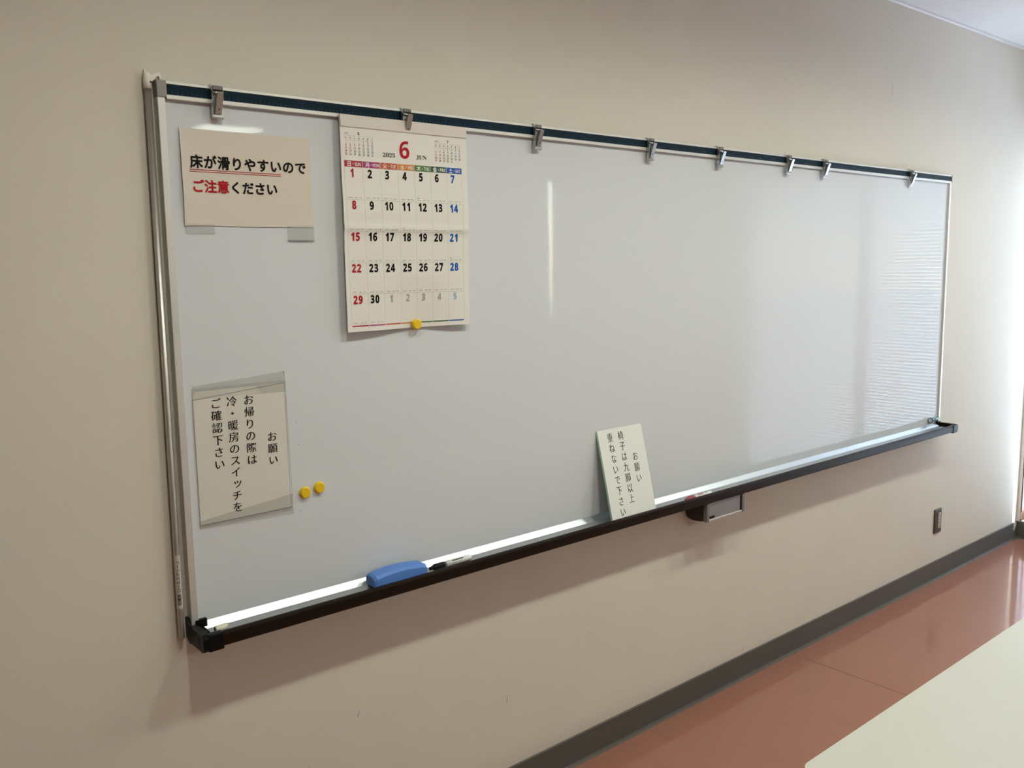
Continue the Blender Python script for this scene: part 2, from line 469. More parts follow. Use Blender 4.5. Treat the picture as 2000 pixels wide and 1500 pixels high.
for cn, x in (('left', 0.35), ('middle', 2.15), ('right', 3.9)):
    t = thing('ceiling_panel_light', (x, -4.83, HC), 'square flat ceiling light in the rear row, %s one of three' % cn, 'ceiling light', 'square ceiling lights')
    link('frame', MB().box(x - .245, x + .245, -4.83 - .245, -4.83 + .245, HC - .012, HC, .003), M_white_casing, t)
    link('diffuser', MB().box(x - .225, x + .225, -4.83 - .225, -4.83 + .225, HC - .016, HC - .012), M_lens2, t)

# ------------------------------------------------------------ whiteboard
WX, ZT, ZB = 3.598, 1.9606, 0.8086
wbd = thing('whiteboard', (1.8, 0, .767), 'long white enamel whiteboard with blue ruled top rail and dark brown pen tray', 'whiteboard')
def boardy(x, z): return -.0145
link('writing_surface', MB().box(.006, WX - .006, -.0145, -.004, .790, 1.930, .0005), M_board, wbd)
link('back_panel', MB().box(.003, WX - .003, -.004, 0, .785, 1.94), M_capgrey, wbd)
# top rail
tr = link('top_rail', MB().prism([(0, ZT), (-.022, ZT), (-.0245, ZT - .001), (-.0245, ZT - .0062), (-.0215, ZT - .0070), (-.0215, ZT - .0272),
                                 (-.0245, ZT - .028), (-.0245, ZT - .0355), (-.0225, ZT - .0368), (-.0140, ZT - .0368), (-.0140, ZT - .030), (0, ZT - .030)], .019, WX - .005), M_alu_frame, wbd)
link('ruled_strip', MB().box(.020, WX - .006, -.0224, -.0214, ZT - .0268, ZT - .0072), M_strip, tr)
tk = MB()
for k in range(1, 356):
    x = .022 + k * .01
    h = .0115 if k % 10 == 0 else .008 if k % 5 == 0 else .0055
    tk.add([(x - .0003, -.02255, ZT - .0262), (x + .0003, -.02255, ZT - .0262), (x + .0003, -.02255, ZT - .0262 + h), (x - .0003, -.02255, ZT - .0262 + h)], [(0, 1, 2, 3)])
for cx in (1.755, 2.072):
    put(tk, lambda a, b: (a, -.02255, b), 'PT', cx + .02, ZT - .021, 1.0, .006, mode='h')
o = link('scale_marks', tk, M_tick, tr); o['kind'] = 'stuff'
link('corner_cap', MB().box(-.0005, .0195, -.0255, 0, ZT - .0335, ZT, .0015), M_capgrey, wbd)
link('corner_cap', MB().box(WX - .005, WX + .0015, -.0255, 0, ZT - .0345, ZT + .001, .0015), M_capgrey, wbd)
sp = [(0, 0), (0, -.022), (.0012, -.023), (.0150, -.023), (.0185, -.0145), (.0185, 0)]
link('side_frame', MB().prism(sp, .800, ZT - .0335, 'z'), M_alu_frame, wbd)
link('side_frame', MB().prism([(WX - x, y) for x, y in sp], .800, ZT - .0345, 'z'), M_alu_frame, wbd)
# tray
tray = link('pen_tray', MB().prism([(0, .800), (-.010, .800), (-.0115, .786), (-.084, .786), (-.0865, .7985), (-.0885, .8010), (-.0945, .8010), (-.0985, .7985),
                                   (-.0995, .795), (-.0995, .7725), (-.0975, .7695), (-.090, .7675), (0, .7675)], .004, WX + .004), M_brown, wbd)
link('tray_liner', MB().prism([(-.0150, .8035), (-.0165, .8015), (-.0290, .7893), (-.0310, .7885), (-.0845, .7885), (-.0865, .7980), (-.0840, .7862), (-.046, .7868), (-.029, .7870), (-.0142, .7990)],
                              .006, WX - .002, smooth=False), M_alu_tray, tray)
def capset(x0, s):
    e = MB()
    X = lambda a: x0 + s * a
    e.prism([(0, .818), (-.012, .818), (-.022, .803), (-.094, .8035), (-.100, .800), (-.1018, .795), (-.1018, .771), (-.098, .7660), (-.092, .7640), (-.085, .7655), (-.03, .7655), (-.022, .762), (0, .772)], X(-.012), X(.002))
    e.box(X(0), X(.034), -.083, -.1022, .7645, .8025, .003)
    e.box(X(0), X(.006), -.02, -.1, .784, .8035, .001)
    e.box(X(.002), X(.028), -.0245, -.0145, .787, .8115, .001)
    e.box(X(.002), X(.020), -.0245, -.060, .786, .795, .002)
    for k in range(2): e.box(X(-.0126), X(-.0115), -.073 - k * .008, -.076 - k * .008, .772, .796)
    return e
link('end_cap', capset(.006, 1), M_black, tray)
link('end_cap', capset(WX + .002, -1), M_black, tray)
dk = MB()
for x, z, r in ((.277, 1.168, .0012), (.2739, 1.2213, .0012), (.2749, 1.0085, .0012), (.9, 1.2, .0006), (1.69, 1.42, .0007)):
    dk.add([(x + r * math.cos(a), -.0148, z + r * .8 * math.sin(a)) for a in [k * PI / 4 for k in range(8)]], [tuple(range(8))])
o = link('dirt_specks', dk, M_dirt, wbd); o['kind'] = 'stuff'

# storage box hanging under the tray (fixed to it)
bx = MB()
side = [(-.0895, .767), (-.0895, .7075), (-.072, .703), (-.050, .700), (-.028, .700), (-.012, .704), (-.004, .712), (-.002, .726), (-.002, .767)]
bx.prism(side, 1.722, 1.928)
pb = link('marker_box', bx, M_boxside, wbd)
link('front_panel', MB().box(1.734, 1.918, -.0915, -.0895, .7095, .766, .001), M_boxgrey, pb)
link('front_lip', MB().box(1.734, 1.918, -.0945, -.0895, .7055, .7105, .001), M_alu_frame, pb)
link('end_plate', MB().box(1.720, 1.733, -.0955, -.080, .703, .7665, .002), M_boxend, pb)
link('end_plate', MB().box(1.919, 1.932, -.0955, -.080, .703, .7665, .002), M_boxend, pb)
link('maker_label', MB().box(1.738, 1.766, -.0919, -.0914, .7125, .7205), M_ink, pb)
link('end_gap', MB().box(1.9105, 1.9185, -.0921, -.0914, .7110, .765), M_ink, pb)
# ------------------------------------------------------------ clips
def make_clip(x, lab):
    t = thing('magnet_clip', (x, -.024, ZT - .033), lab, 'clip', 'metal clips on the top rail of the whiteboard')
    zt = ZT + .001; zb = 1.893
    bk = MB()
    bk.box(x - .0125, x + .0125, -.0265, -.0255, zb + .004, zt, .0004)
    bk.box(x - .0125, x - .0115, -.0345, -.0255, zb + .010, zt - .002, .0003)
    bk.box(x + .0115, x + .0125, -.0345, -.0255, zt - .030, zt - .002, .0003)
    bk.box(x - .0125, x + .0125, -.0265, -.010, zt, zt + .0012, .0004)
    link('back_plate', bk, M_steel, t)
    link('head_block', MB().box(x - .0105, x + .0105, -.036, -.0265, zt - .0105, zt - .0015, .002), M_boxend, t)
    link('hinge_pin', MB().rod((x - .0125, -.0335, zt - .0155), (x + .0125, -.0335, zt - .0155), [(0, .0030), (1, .0030)], 16), M_steel, t)
    ja = MB()
    ja.prism([(-.0255, zb + .0075), (-.0255, zb), (-.0285, zb), (-.0330, zb + .003), (-.0330, zb + .0075)], x - .0125, x + .0125)
    link('jaw', ja, M_steel, t)
    lv = MB(); hwid = .0068
    lv.prism([(-.0500, zt - .018), (-.0480, zt - .0165), (-.0450, zt - .0185), (-.0290, zb + .0095), (-.0325, zb + .0085), (-.0345, zb + .010)], x - hwid, x + hwid)
    lv.prism([(-.0460, zt - .020), (-.0330, zt - .026), (-.0290, zb + .0095), (-.0335, zb + .010)], x - hwid, x - hwid + .001)
    lv.prism([(-.0460, zt - .020), (-.0330, zt - .026), (-.0290, zb + .0095), (-.0335, zb + .010)], x + hwid - .001, x + hwid)
    le = link('lever', lv, M_steel, t)
    zc = zb + .019; f = (zc - (zb + .010)) / ((zt - .018) - (zb + .010)); yc = -.0345 - f * .0155
    link('hole', MB().rod((x, yc + .001, zc), (x, yc - .0004, zc), [(0, .0017), (1, .0017)], 14), M_steel_dk, le)
    return t
cx = [.122, .597, 1.0285, 1.4985, 1.850, 2.257, 2.503, 3.198]
cl = ['steel spring clip on the rail above the slippery floor notice, leftmost of all', 'steel spring clip holding the top of the calendar',
      'steel spring clip on the rail, first one to the right of the calendar', 'steel spring clip on the rail, second one to the right of the calendar',
      'steel spring clip on the rail, third one to the right of the calendar', 'steel spring clip on the rail, left one of the close pair',
      'steel spring clip on the rail, right one of the close pair', 'steel spring clip nearest the right end of the rail']
clip0 = make_clip(cx[0], cl[0])
for x, l in zip(cx[1:], cl[1:]):
    c = copy_tree(clip0); c.location.x = x; c['label'] = l

# ------------------------------------------------------------ slippery floor notice
n1 = thing('paper_notice', (.19, -.0145, 1.67), 'cream landscape paper notice with large black and red lettering at the upper left', 'notice')
def f1(x, z, d=0.0):
    u = (x - .042) / .297; v = (1.870 - z) / .2
    lift = .0035 * max(0, 1 - u * 5) ** 2 * (0.4 + .6 * math.sin(PI * min(1, max(0, v)))) + .0012 * math.sin(7 * u + 3 * v) * math.sin(3 * v) ** 2
    lift += .0025 * math.exp(-((u - .05) / .08) ** 2 - ((v - .72) / .08) ** 2)
    return (x, -.0152 - .0014 - lift - d, z)
link('sheet', MB().sheet(lambda u, v: f1(.0420 + .297 * u, 1.8705 - .2005 * v + .001 * math.sin(9 * u) * v * .5), 40, 28, .0002), M_paper, n1)
tx = MB()
for i, ch in enumerate('床が滑りやすいので'):
    put(tx, lambda a, b: f1(a, b, .0008), ch, .0740 + i * .0299, 1.8035, .0286, .0290, bold=.030)
for i, ch in enumerate('ください'):
    put(tx, lambda a, b: f1(a, b, .0008), ch, .0755 + (3 + i) * .0277, 1.7530, .0276, .0280, bold=.030)
link('black_lettering', tx, M_ink, n1)
tx = MB()
for i, ch in enumerate('ご注意'):
    put(tx, lambda a, b: f1(a, b, .0008), ch, .0745 + i * .0280, 1.7530, .0278, .0280, bold=.030)
for zz in (1.7862, 1.7822):
    tx.grid(lambda u, v: f1(.0580 + .2077 * u, zz + .0012 * v, .0008), 20, 1)
link('red_lettering', tx, M_ink_red, n1)
for (a, b, c_, d_) in ((.276, .340, 1.640, 1.674), (.044, .106, 1.6535, 1.674)):
    link('tape', MB().box(a, b, -.0186 if a > .2 else -.0180, -.0147, c_, d_), M_film, n1)
link('tape_edge', MB().box(.276, .340, -.0188, -.0146, 1.6395, 1.6408), M_film_dk, n1)

# ------------------------------------------------------------ switch notice (laminated, taped)
n2 = thing('laminated_notice', (.145, -.0145, 1.01), 'laminated portrait notice taped at the lower left, four columns of black text', 'notice')
def f2(x, z, d=0.0): return (x, -.0154 - .0008 * math.sin(14 * x) * math.sin(9 * z) ** 2 - d, z)
link('pouch', MB().sheet(lambda u, v: f2(.034 + .218 * u, 1.323 - .310 * v), 12, 14, .0003), M_film, n2)
link('sheet', MB().sheet(lambda u, v: f2(.0365 + (.2105 + .003 * v) * u, 1.3165 - .2950 * v, .0004), 12, 14, .0002), M_paper_l, n2)
tx = MB()
fn = lambda a, b: f2(a, b, .0012)
def column(tx, fn, s, cx, z0, pitch, sx_, sy_, drift=0.0):
    for i, ch in enumerate(s):
        dx = 0; dz = 0; kx, ky = sx_, sy_
        if ch in 'ッっ': dx = .10 * sx_; dz = .08 * sy_
        put(tx, fn, ch, cx + dx + drift * i, z0 - pitch * (i + .5) + dz, kx, ky, **MINCHO)
column(tx, fn, 'お願い', .2125, 1.2095, .0272, .0245, .0240)
column(tx, fn, 'お帰りの際は', .1605, 1.3005, .0274, .0250, .0245, .0002)
column(tx, fn, '冷・暖房のスイッチを', .1215, 1.3005, .0267, .0252, .0245, .0001)
column(tx, fn, 'ご確認下さい', .0850, 1.3005, .0273, .0250, .0245, .0002)
link('lettering', tx, M_ink, n2)
link('tape', MB().add([(.036, -.0165, 1.329), (.249, -.0165, 1.3435), (.252, -.0165, 1.296), (.037, -.0165, 1.300),
                       (.036, -.0160, 1.329), (.249, -.0160, 1.3435), (.252, -.0160, 1.296), (.037, -.0160, 1.300)],
                      [(0, 1, 2, 3), (7, 6, 5, 4), (0, 4, 5, 1), (1, 5, 6, 2), (2, 6, 7, 3), (3, 7, 4, 0)]), M_film, n2)
link('tape', MB().add([(.034, -.0165, 1.030), (.256, -.0165, 1.053), (.256, -.0165, 1.006), (.034, -.0165, 1.012),
                       (.034, -.0160, 1.030), (.256, -.0160, 1.053), (.256, -.0160, 1.006), (.034, -.0160, 1.012)],
                      [(0, 1, 2, 3), (7, 6, 5, 4), (0, 4, 5, 1), (1, 5, 6, 2), (2, 6, 7, 3), (3, 7, 4, 0)]), M_film, n2)
ed = MB()
for p, q, wd in (((.2535, 1.053), (.2545, 1.026), .0014), ((.2543, 1.022), (.256, 1.007), .0012), ((.2490, 1.342), (.2512, 1.297), .0009),
                 ((.0330, 1.2985), (.2505, 1.3175), .0016), ((.034, 1.0195), (.2540, 1.0225), .0022), ((.0335, 1.296), (.0345, 1.02), .0012), ((.2512, 1.29), (.2545, 1.05), .0010)):
    a = Vector((p[0], 0, p[1])); b = Vector((q[0], 0, q[1])); n = Vector((b.z - a.z, 0, -(b.x - a.x))).normalized() * wd / 2
    ed.add([(c.x, -.0168, c.z) for c in (a - n, a + n, b + n, b - n)], [(0, 1, 2, 3)])
link('film_edges', ed, M_film_dk, n2)
link('torn_corner', MB().add([(.2450, -.0168, 1.3432), (.2490, -.0168, 1.3430), (.2498, -.0168, 1.3370), (.2480, -.0168, 1.3405)], [(0, 1, 2, 3)]), M_dirt, n2)

# ------------------------------------------------------------ wall calendar
cal = thing('wall_calendar', (.59, -.024, 1.42), 'large paper month calendar for June hanging from a clip on the rail', 'calendar')
CX0, CX1, CZ0, CZ1 = .4095, .7760, 1.9045, 1.4235
def fc(x, z, d=0.0):
    u = (x - CX0) / (CX1 - CX0); v = (CZ0 - z) / (CZ0 - CZ1)
    y = -.0345 + .003 * v
    y -= .0030 * math.exp(-((v - .487) / .022) ** 2) * 1.0
    y -= .0035 * math.exp(-((v - .40) / .10) ** 2)
    y += .0110 * math.exp(-((u - .56) / .22) ** 2) * max(0, v - .72) / .28
    y -= .0040 * max(0, .35 - u) / .35 * v
    return (x, y - d, z)
def slant(u, v): return CZ0 + .0005 * u - (CZ0 - CZ1 - .001 * u) * v
bk = MB()
bk.sheet(lambda u, v: (lambda p: (p[0] + .0005, p[1] + .0012, p[2]))(fc(CX0 + (CX1 - CX0) * u, 1.925 - (1.925 - CZ1 - .001) * v)), 24, 50, .0025)
link('back_pages', bk, M_cal, cal)
page = link('month_page', MB().sheet(lambda u, v: fc(CX0 + (CX1 - CX0 + .001) * u, slant(u, v)), 32, 90, .0003), M_cal, cal)
link('header_band', MB().prism([(-.0285, 1.9300), (-.0335, 1.9312), (-.0352, 1.9295), (-.0368, 1.9045), (-.0362, 1.9030), (-.0305, 1.9035)], CX0 + .001, CX1 + .0005), M_cal_head, cal)
def fp(x, z, d=0.0): return fc(x - .004, z, d)
ink = {k: MB() for k in ('k', 'r', 'b', 'g', 'pb', 's', 'l', 'f', 'mr', 'mb', 'w')}
def P(d): return lambda a, b: fp(a, b, d)
colx = [.4204, .4699, .5184, .5687, .6170, .6655, .7147, .7638]
def colx_at(i, z):
    t = (1.812 - z) / .375
    return colx[i] + .0045 * t * (1 - i / 7) 
rowz = [1.8120, 1.7365, 1.6625, 1.5880, 1.5130, 1.4395]
for i in range(7):          # coloured day heads and foot bars
    a, b = colx[i] + .0006, colx[i + 1] - .0006
    hm = MB()
    hm.grid(lambda u, v: fp(a + (b - a) * u, 1.8120 + .0145 * v, .0004), 4, 3)
    a2, b2 = colx_at(i, 1.437) + .0006, colx_at(i + 1, 1.437) - .0006
    hm.grid(lambda u, v: fp(a2 + (b2 - a2) * u - .001 * (1 - v) * (u - .5), 1.4357 + .0030 * v, .0004), 8, 1)
    link('day_head', hm, HEAD[i], page)
    put(ink['w'], P(.0007), '日月火水木金土'[i], a + .0130, 1.8190, .0128, .0128, bold=.020)
    put(ink['w'], P(.0007), '・', a + .0235, 1.8190, .012, .012)
    put(ink['w'], P(.0007), ['SUN', 'MON', 'TUE', 'WED', 'THU', 'FRI', 'SAT'][i], a + .0362, 1.8188, .0155 if i != 1 else .0175, .0078, bold=.020, mode='box')
def thin(mb, x0, z0, x1, z1, wd, d, n=14):
    if abs(x1 - x0) > abs(z1 - z0): mb.grid(lambda u, v: fp(x0 + (x1 - x0) * u, z0 + (z1 - z0) * u + wd * (v - .5), d), n, 1)
    else: mb.grid(lambda u, v: fp(x0 + (x1 - x0) * v + wd * (u - .5), z0 + (z1 - z0) * v, d), 1, n * 3)
for i in range(8): thin(ink['l'], colx[i], 1.812, colx_at(i, 1.4395), 1.4395, .0004, .00035)
for z in rowz[1:5]: thin(ink['l'], colx_at(0, z), z, colx[7], z - .0006, .0004, .00035)
for r in range(5):
    for q in range(1, 5):
        z = rowz[r] - .024 - .0092 * q
        for i in range(7): thin(ink['f'], colx_at(i, z) + .003, z, colx_at(i + 1, z) - .003, z, .00035, .00032, 4)
NUMX = [.0185, .0190, .0190, .0185, .0180, .0178, .0175]
rokuyo = ['大安', '赤口', '先勝', '友引', '先負', '仏滅']
kan = '甲乙丙丁戊己庚辛壬癸'; shi = '子丑寅卯辰巳午未申酉戌亥'
for n in range(35):
    r, i = divmod(n, 7)
    d = n + 1 if n < 30 else n - 29
    z = rowz[r] - .0125 - (.0015 if r == 0 else 0)
    key = 'r' if i == 0 else 'b' if i == 6 else 'k'
    if n >= 30: key = 'pb' if i == 6 else 'g'
    s = str(d)
    x = colx_at(i, z) + (.0205 if i == 0 else .0195) + (.0005 if len(s) == 1 else .0015 - .001)
    for q, chh in enumerate(s):
        xo = 0 if len(s) == 1 else (-.0070 if q == 0 else .0070)
        if n >= 30: xo += .001
        put(ink[key], P(.0006 + .00005 * q + (.0001 if n >= 28 else 0)), chr(0x1D7EC + int(chh)), x + xo - .001, z, .80, .0192 if n < 30 else .0172, bold=.022, mode='h')
    if n < 30:
        lm, ld = (5, n + 6) if n < 24 else (6, n - 23)
        ro = rokuyo[(lm + ld) % 6]
        gz = (37 + n) % 60
        txt = '旧%d/%d' % (lm, ld)
        zz = rowz[r + 1] + .0048
        x0 = colx_at(i, zz) + .0052
        put(ink['s'], P(.0005), txt, x0 + .0065, zz, .0115, .0032, mode='box')
        put(ink['s'], P(.0005), ro, x0 + .0215, zz, .0075, .0034, mode='box')
        put(ink['s'], P(.0005), kan[gz % 10] + shi[gz % 12], x0 + .0330, zz, .0075, .0034, mode='box')
        ex = {5: '芒種', 11: '入梅', 21: '夏至'}.get(d)
        if ex: put(ink['s'], P(.0005), ex, x0 + .0035, zz + .0048, .0068, .0034, mode='box')
# headline
put(ink['r'], P(.0006), chr(0x1D7EC + 6), .5894, 1.8611, .0285, .0420, mode='box')
put(ink['k'], P(.0006), '𝟐𝟎𝟐𝟓', .5445, 1.8460, .0345, .0100, offset=-.004, mode='box')
put(ink['k'], P(.0006), '𝐉𝐔𝐍', .6395, 1.8455, .0310, .0112, offset=-.004, mode='box')
def mini(x0, x1, ztop, month, first, ndays, hol, tx_):
    step = (x1 - x0) / 6
    put(ink['k'], P(.0005), chr(0x1D7EC + month), tx_, ztop + .0128, .0052, .0068, mode='box')
    put(ink['s'], P(.0005), '2025', x0 + .0025, ztop + .0120, .0110, .0038, mode='box')
    thin(ink['l'], x0 - .005, ztop + .0068, x1 + .005, ztop + .0075, .0003, .0005)
    thin(ink['l'], x0 - .005, ztop - .0040, x1 + .005, ztop - .0030, .0003, .0005)
    for i in range(7):
        put(ink['mr' if i == 0 else 'mb' if i == 6 else 's'], P(.0005), '日月火水木金土'[i], x0 + step * i, ztop + .0018, .0058, .0058)
    for d in range(1, ndays + 1):
        k = first + d - 1; r, i = divmod(k, 7)
        z = ztop - .0068 - r * .0071 + (.0003 * i * 0)
        key = 'mr' if (i == 0 or d in hol) else 'mb' if i == 6 else 's'
        put(ink[key], P(.0005), str(d), x0 + step * i, z, .88, .0050, bold=.014, mode='h')
mini(.4268, .4985, 1.8765, 5, 4, 31, (3, 4, 5, 6), .4621)
mini(.6836, .7572, 1.8770, 7, 2, 31, (21,), .7205)
for k, mt in (('k', M_ink), ('r', M_ink_red), ('b', M_ink_blue), ('g', M_ink_grey), ('pb', M_ink_pblue), ('s', M_ink_soft), ('l', M_ink_line), ('f', M_ink_faint), ('mr', M_ink_mred), ('mb', M_ink_mblue), ('w', M_ink_white)):
    nm = {'k': 'black_print', 'r': 'red_print', 'b': 'blue_print', 'g': 'grey_print', 'pb': 'pale_blue_print', 's': 'fine_print', 'l': 'ruled_lines', 'f': 'faint_lines', 'mr': 'small_red_print', 'mb': 'small_blue_print', 'w': 'white_print'}[k]
    link(nm, ink[k], mt, page)

# ------------------------------------------------------------ magnets
def magnet(x, y, z, lab):
    pr = [(0, .0128), (.12, .0138), (.38, .0140), (.42, .0128), (.85, .0126), (.97, .0118), (1, .0105)]
    o = link('round_magnet', MB().rod((x, y, z), (x, y - .0085, z), pr, 36), M_yellow, None, (x, y, z))
    OFF[o.name] = Vector((x, y, z))
    link('gate_mark', MB().rod((x + .001, y - .0085, z), (x + .001, y - .0088, z), [(0, .0015), (1, .0012)], 12), M_yellow, o)
    return tag(o, lab, 'magnet', 'round yellow magnets')
magnet(.2872, -.0146, 1.0507, 'round yellow magnet on the board, left one of the touching pair')
magnet(.3247, -.0146, 1.0565, 'round yellow magnet on the board, right one of the touching pair')
magnet(.6103, -.0262, 1.4325, 'round yellow magnet holding the bottom edge of the calendar')

# ------------------------------------------------------------ leaning card in the tray
import math as _m
th = math.atan2(.068, .275)
card = thing('leaning_card', (1.3727, -.0825, .7905), 'pale laminated card with three columns of text leaning on the board from the tray', 'notice')
tdir = Vector((0, .068, .275)).normalized(); ndir = Vector((0, -.275, .068)).normalized()
org = Vector((1.2700, -.0825, .7910))
def fk(x, t, d=0.0):
    return tuple(org + Vector((x, 0, 0)) + tdir * t + ndir * (d + .0012 * math.sin(t * 11)))
def ksheet(mb, x0, x1, t0, t1, d0, d1):
    vs = [fk(x0 + (x1 - x0) * i, t0 + (t1 - t0) * j / 10, d) for d in (d0, d1) for j in range(11) for i in (0, 1)]
    fs = []
    for k in (0, 22):
        for j in range(10): fs.append((k + 2 * j, k + 2 * j + 1, k + 2 * j + 3, k + 2 * j + 2))
    for j in range(10): fs += [(2 * j, 2 * j + 2, 2 * j + 24, 2 * j + 22), (2 * j + 1, 2 * j + 23, 2 * j + 25, 2 * j + 3)]
    fs += [(0, 22, 23, 1), (20, 21, 43, 42)]
    return mb.add(vs, fs, False)
link('sheet', ksheet(MB(), .0025, .2030, .001, .2835, .0004, .0012), M_card, card)
link('backing', ksheet(MB(), -.0022, .2045, 0, .2840, -.0030, 0), M_edge, card)
tx = MB()
def fkk(a, b): return fk(a, b, .0014)
def kcol(s, cx, t0, pitch):
    for i, ch in enumerate(s): put(tx, fkk, ch, cx, t0 - pitch * (i + .5), .0250, .0305, **MINCHO)
kcol('お願い', .1497, .2030, .0350)
kcol('椅子は九脚以上', .1010, .2745, .0333)
kcol('重ねないで下さい', .0530, .2740, .0333)
link('lettering', tx, M_ink, card)

# ------------------------------------------------------------ eraser and pens in the tray
er = thing('board_eraser', (.508, -.056, .7897), 'blue arched plastic board eraser standing in the tray', 'eraser')
ex0, ex1, ey0, ey1 = .432, .588, -.082, -.034
b = MB(); N = 24
vs = []; prof_n = 0
for k in range(N + 1):
    t = k / N; x = ex0 + (ex1 - ex0) * t
    e = min(1, min(t, 1 - t) / .03) ; ins = .0025 * (1 - e) ** 2
    zt_ = .7955 + .0235 + .0085 * math.sin(PI * (t * .92 + .06)) - .003 * (1 - e) ** 2
    ring = [(ey0 + ins + .002, .7950), (ey0 + ins, .7975), (ey0 + ins + .0008, zt_ - .007), (ey0 + ins + .0085, zt_ - .0005), (ey0 + .014, zt_ + .0015),
            (ey1 - .010, zt_ + .0015), (ey1 - ins - .004, zt_), (ey1 - ins - .0005, zt_ - .004), (ey1 - ins, .7975), (ey1 - ins - .002, .7950)]
    prof_n = len(ring)
    vs += [(x, y, z) for y, z in ring]
fs = [(k * prof_n + i, k * prof_n + (i + 1) % prof_n, (k + 1) * prof_n + (i + 1) % prof_n, (k + 1) * prof_n + i) for k in range(N) for i in range(prof_n)]
fs += [tuple(range(prof_n)), tuple(N * prof_n + i for i in reversed(range(prof_n)))]
b.add(vs, fs, False)
link('body', b, M_blue, er)
link('felt_pad', MB().box(ex0 + .003, ex1 - .003, ey0 + .003, ey1 - .003, .7897, .7952, .001), M_felt, er)
for k in range(3):
    yy = -.062 + k * .009
    link('grip_groove', MB().box(ex0 - .0004, ex0 + .0015, yy, yy + .003, .803, .8165, .0005), M_blue_d, er)

def pen(name, x0, y0, x1, y1, lab, capm, body, detail):
    r = .0082; z = .7886 + r
    t = thing(name, ((x0 + x1) / 2, (y0 + y1) / 2, .7897), lab, 'marker')
    p = Vector((x0, y0, z)); q = Vector((x1, y1, z)); d = (q - p)
    at = lambda s: p + d * s
    link('cap', MB().rod(at(0), at(.33), [(0, .0036), (.04, .0046), (.24, .0050), (.27, .0070), (.36, .0086), (.9, .0088), (1, .0084)], 24), capm, t)
    link('collar', MB().rod(at(.33), at(.375), [(0, .0076), (.3, .0080), (1, .0080)], 24), M_dgrey_pl if detail else body, t)
    link('barrel', MB().rod(at(.375), at(1), [(0, .0082), (.93, .0080), (.98, .0070), (1, .0050)], 28), body, t)
    # printed marks wrapped on the barrel
    u = d.normalized(); L = d.length
    n1_ = Vector((-u.y, u.x, 0)); 
    if n1_.y > 0: n1_ = -n1_
    up = Vector((0, 0, 1))
    def wrap(a, b, rr=.0084):      # a metres along, b arc metres (0 = facing up and forward)
        ang = math.radians(48) + b / rr
        return tuple(p + u * a + (n1_ * math.cos(ang) + up * math.sin(ang)) * rr)
    return t, wrap, L
t, wrap, L = pen('marker_pen', .6080, -.0590, .7460, -.0545, 'white barrelled marker with black cap lying in the tray right of the eraser', M_black, M_white_pl, True)
k1 = MB()
def patch(mb, wrap, a0, a1, b0, b1):
    mb.grid(lambda u, v: wrap(a0 + (a1 - a0) * u, b0 + (b1 - b0) * v), 6, 4)
patch(k1, wrap, .0710, .1090, -.0006, .0022)
patch(k1, wrap, .0690, .0870, -.0058, -.0052)
patch(k1, wrap, .0900, .0930, -.0050, -.0043)
patch(k1, wrap, .0960, .1010, -.0050, -.0038)
patch(k1, wrap, .1130, .1155, .0038, .0058)
put(k1, wrap, '油性水性', .0800, .0048, .0150, .0030, mode='box', cut=True)
put(k1, wrap, 'ロス', .1170, .0018, .0060, .0028, mode='box', cut=True)
link('black_print', k1, M_ink, t)
k2 = MB()
patch(k2, wrap, .0570, .0660, .0036, .0044)
link('red_print', k2, M_ink_red, t)
t, wrap, L = pen('marker_pen', 1.6260, -.0782, 1.7620, -.0782, 'red capped marker mostly hidden behind the tray lip above the grey box', M_red_pl, M_white_pl, False)
k2 = MB()
for a in (.062, .069, .076, .083): patch(k2, wrap, a, a + .0055, .0, .0060)
link('red_print', k2, M_red_pl, t)
k2 = MB()
patch(k2, wrap, .1010, .1035, -.001, .005); patch(k2, wrap, .1075, .1100, .001, .0062)
link('black_print', k2, M_ink_soft, t)
t = thing('round_stub', (.05, -.066, .7885), 'short cream round stub lying at the left end of the tray', 'stub')
link('body', MB().rod((.036, -.0620, .7960), (.064, -.0600, .7960), [(0, .0066), (.08, .0074), (1, .0074)], 24), M_cream_pl, t)
link('end_face', MB().rod((.0356, -.0620, .7960), (.0362, -.0620, .7960), [(0, .0050), (1, .0060)], 20), M_dgrey_pl, t)

# metal knob rod at the far right of the board
t = thing('metal_peg', (3.52, -.0255, .825), 'small dark rod with pale round head at the right end of the board', 'peg')
link('shaft', MB().rod((3.500, -.0225, .8255), (3.583, -.0225, .8255), [(0, .0068), (1, .0068)], 18), M_bluegrey, t)
link('rim', MB().rod((3.488, -.0272, .8270), (3.500, -.0272, .8270), [(0, .0118), (.5, .0125), (1, .0118)], 24), M_bluegrey, t)
link('head', MB().rod((3.4872, -.0272, .8270), (3.489, -.0272, .8270), [(0, .0085), (1, .0095)], 24), M_bluepale, t)

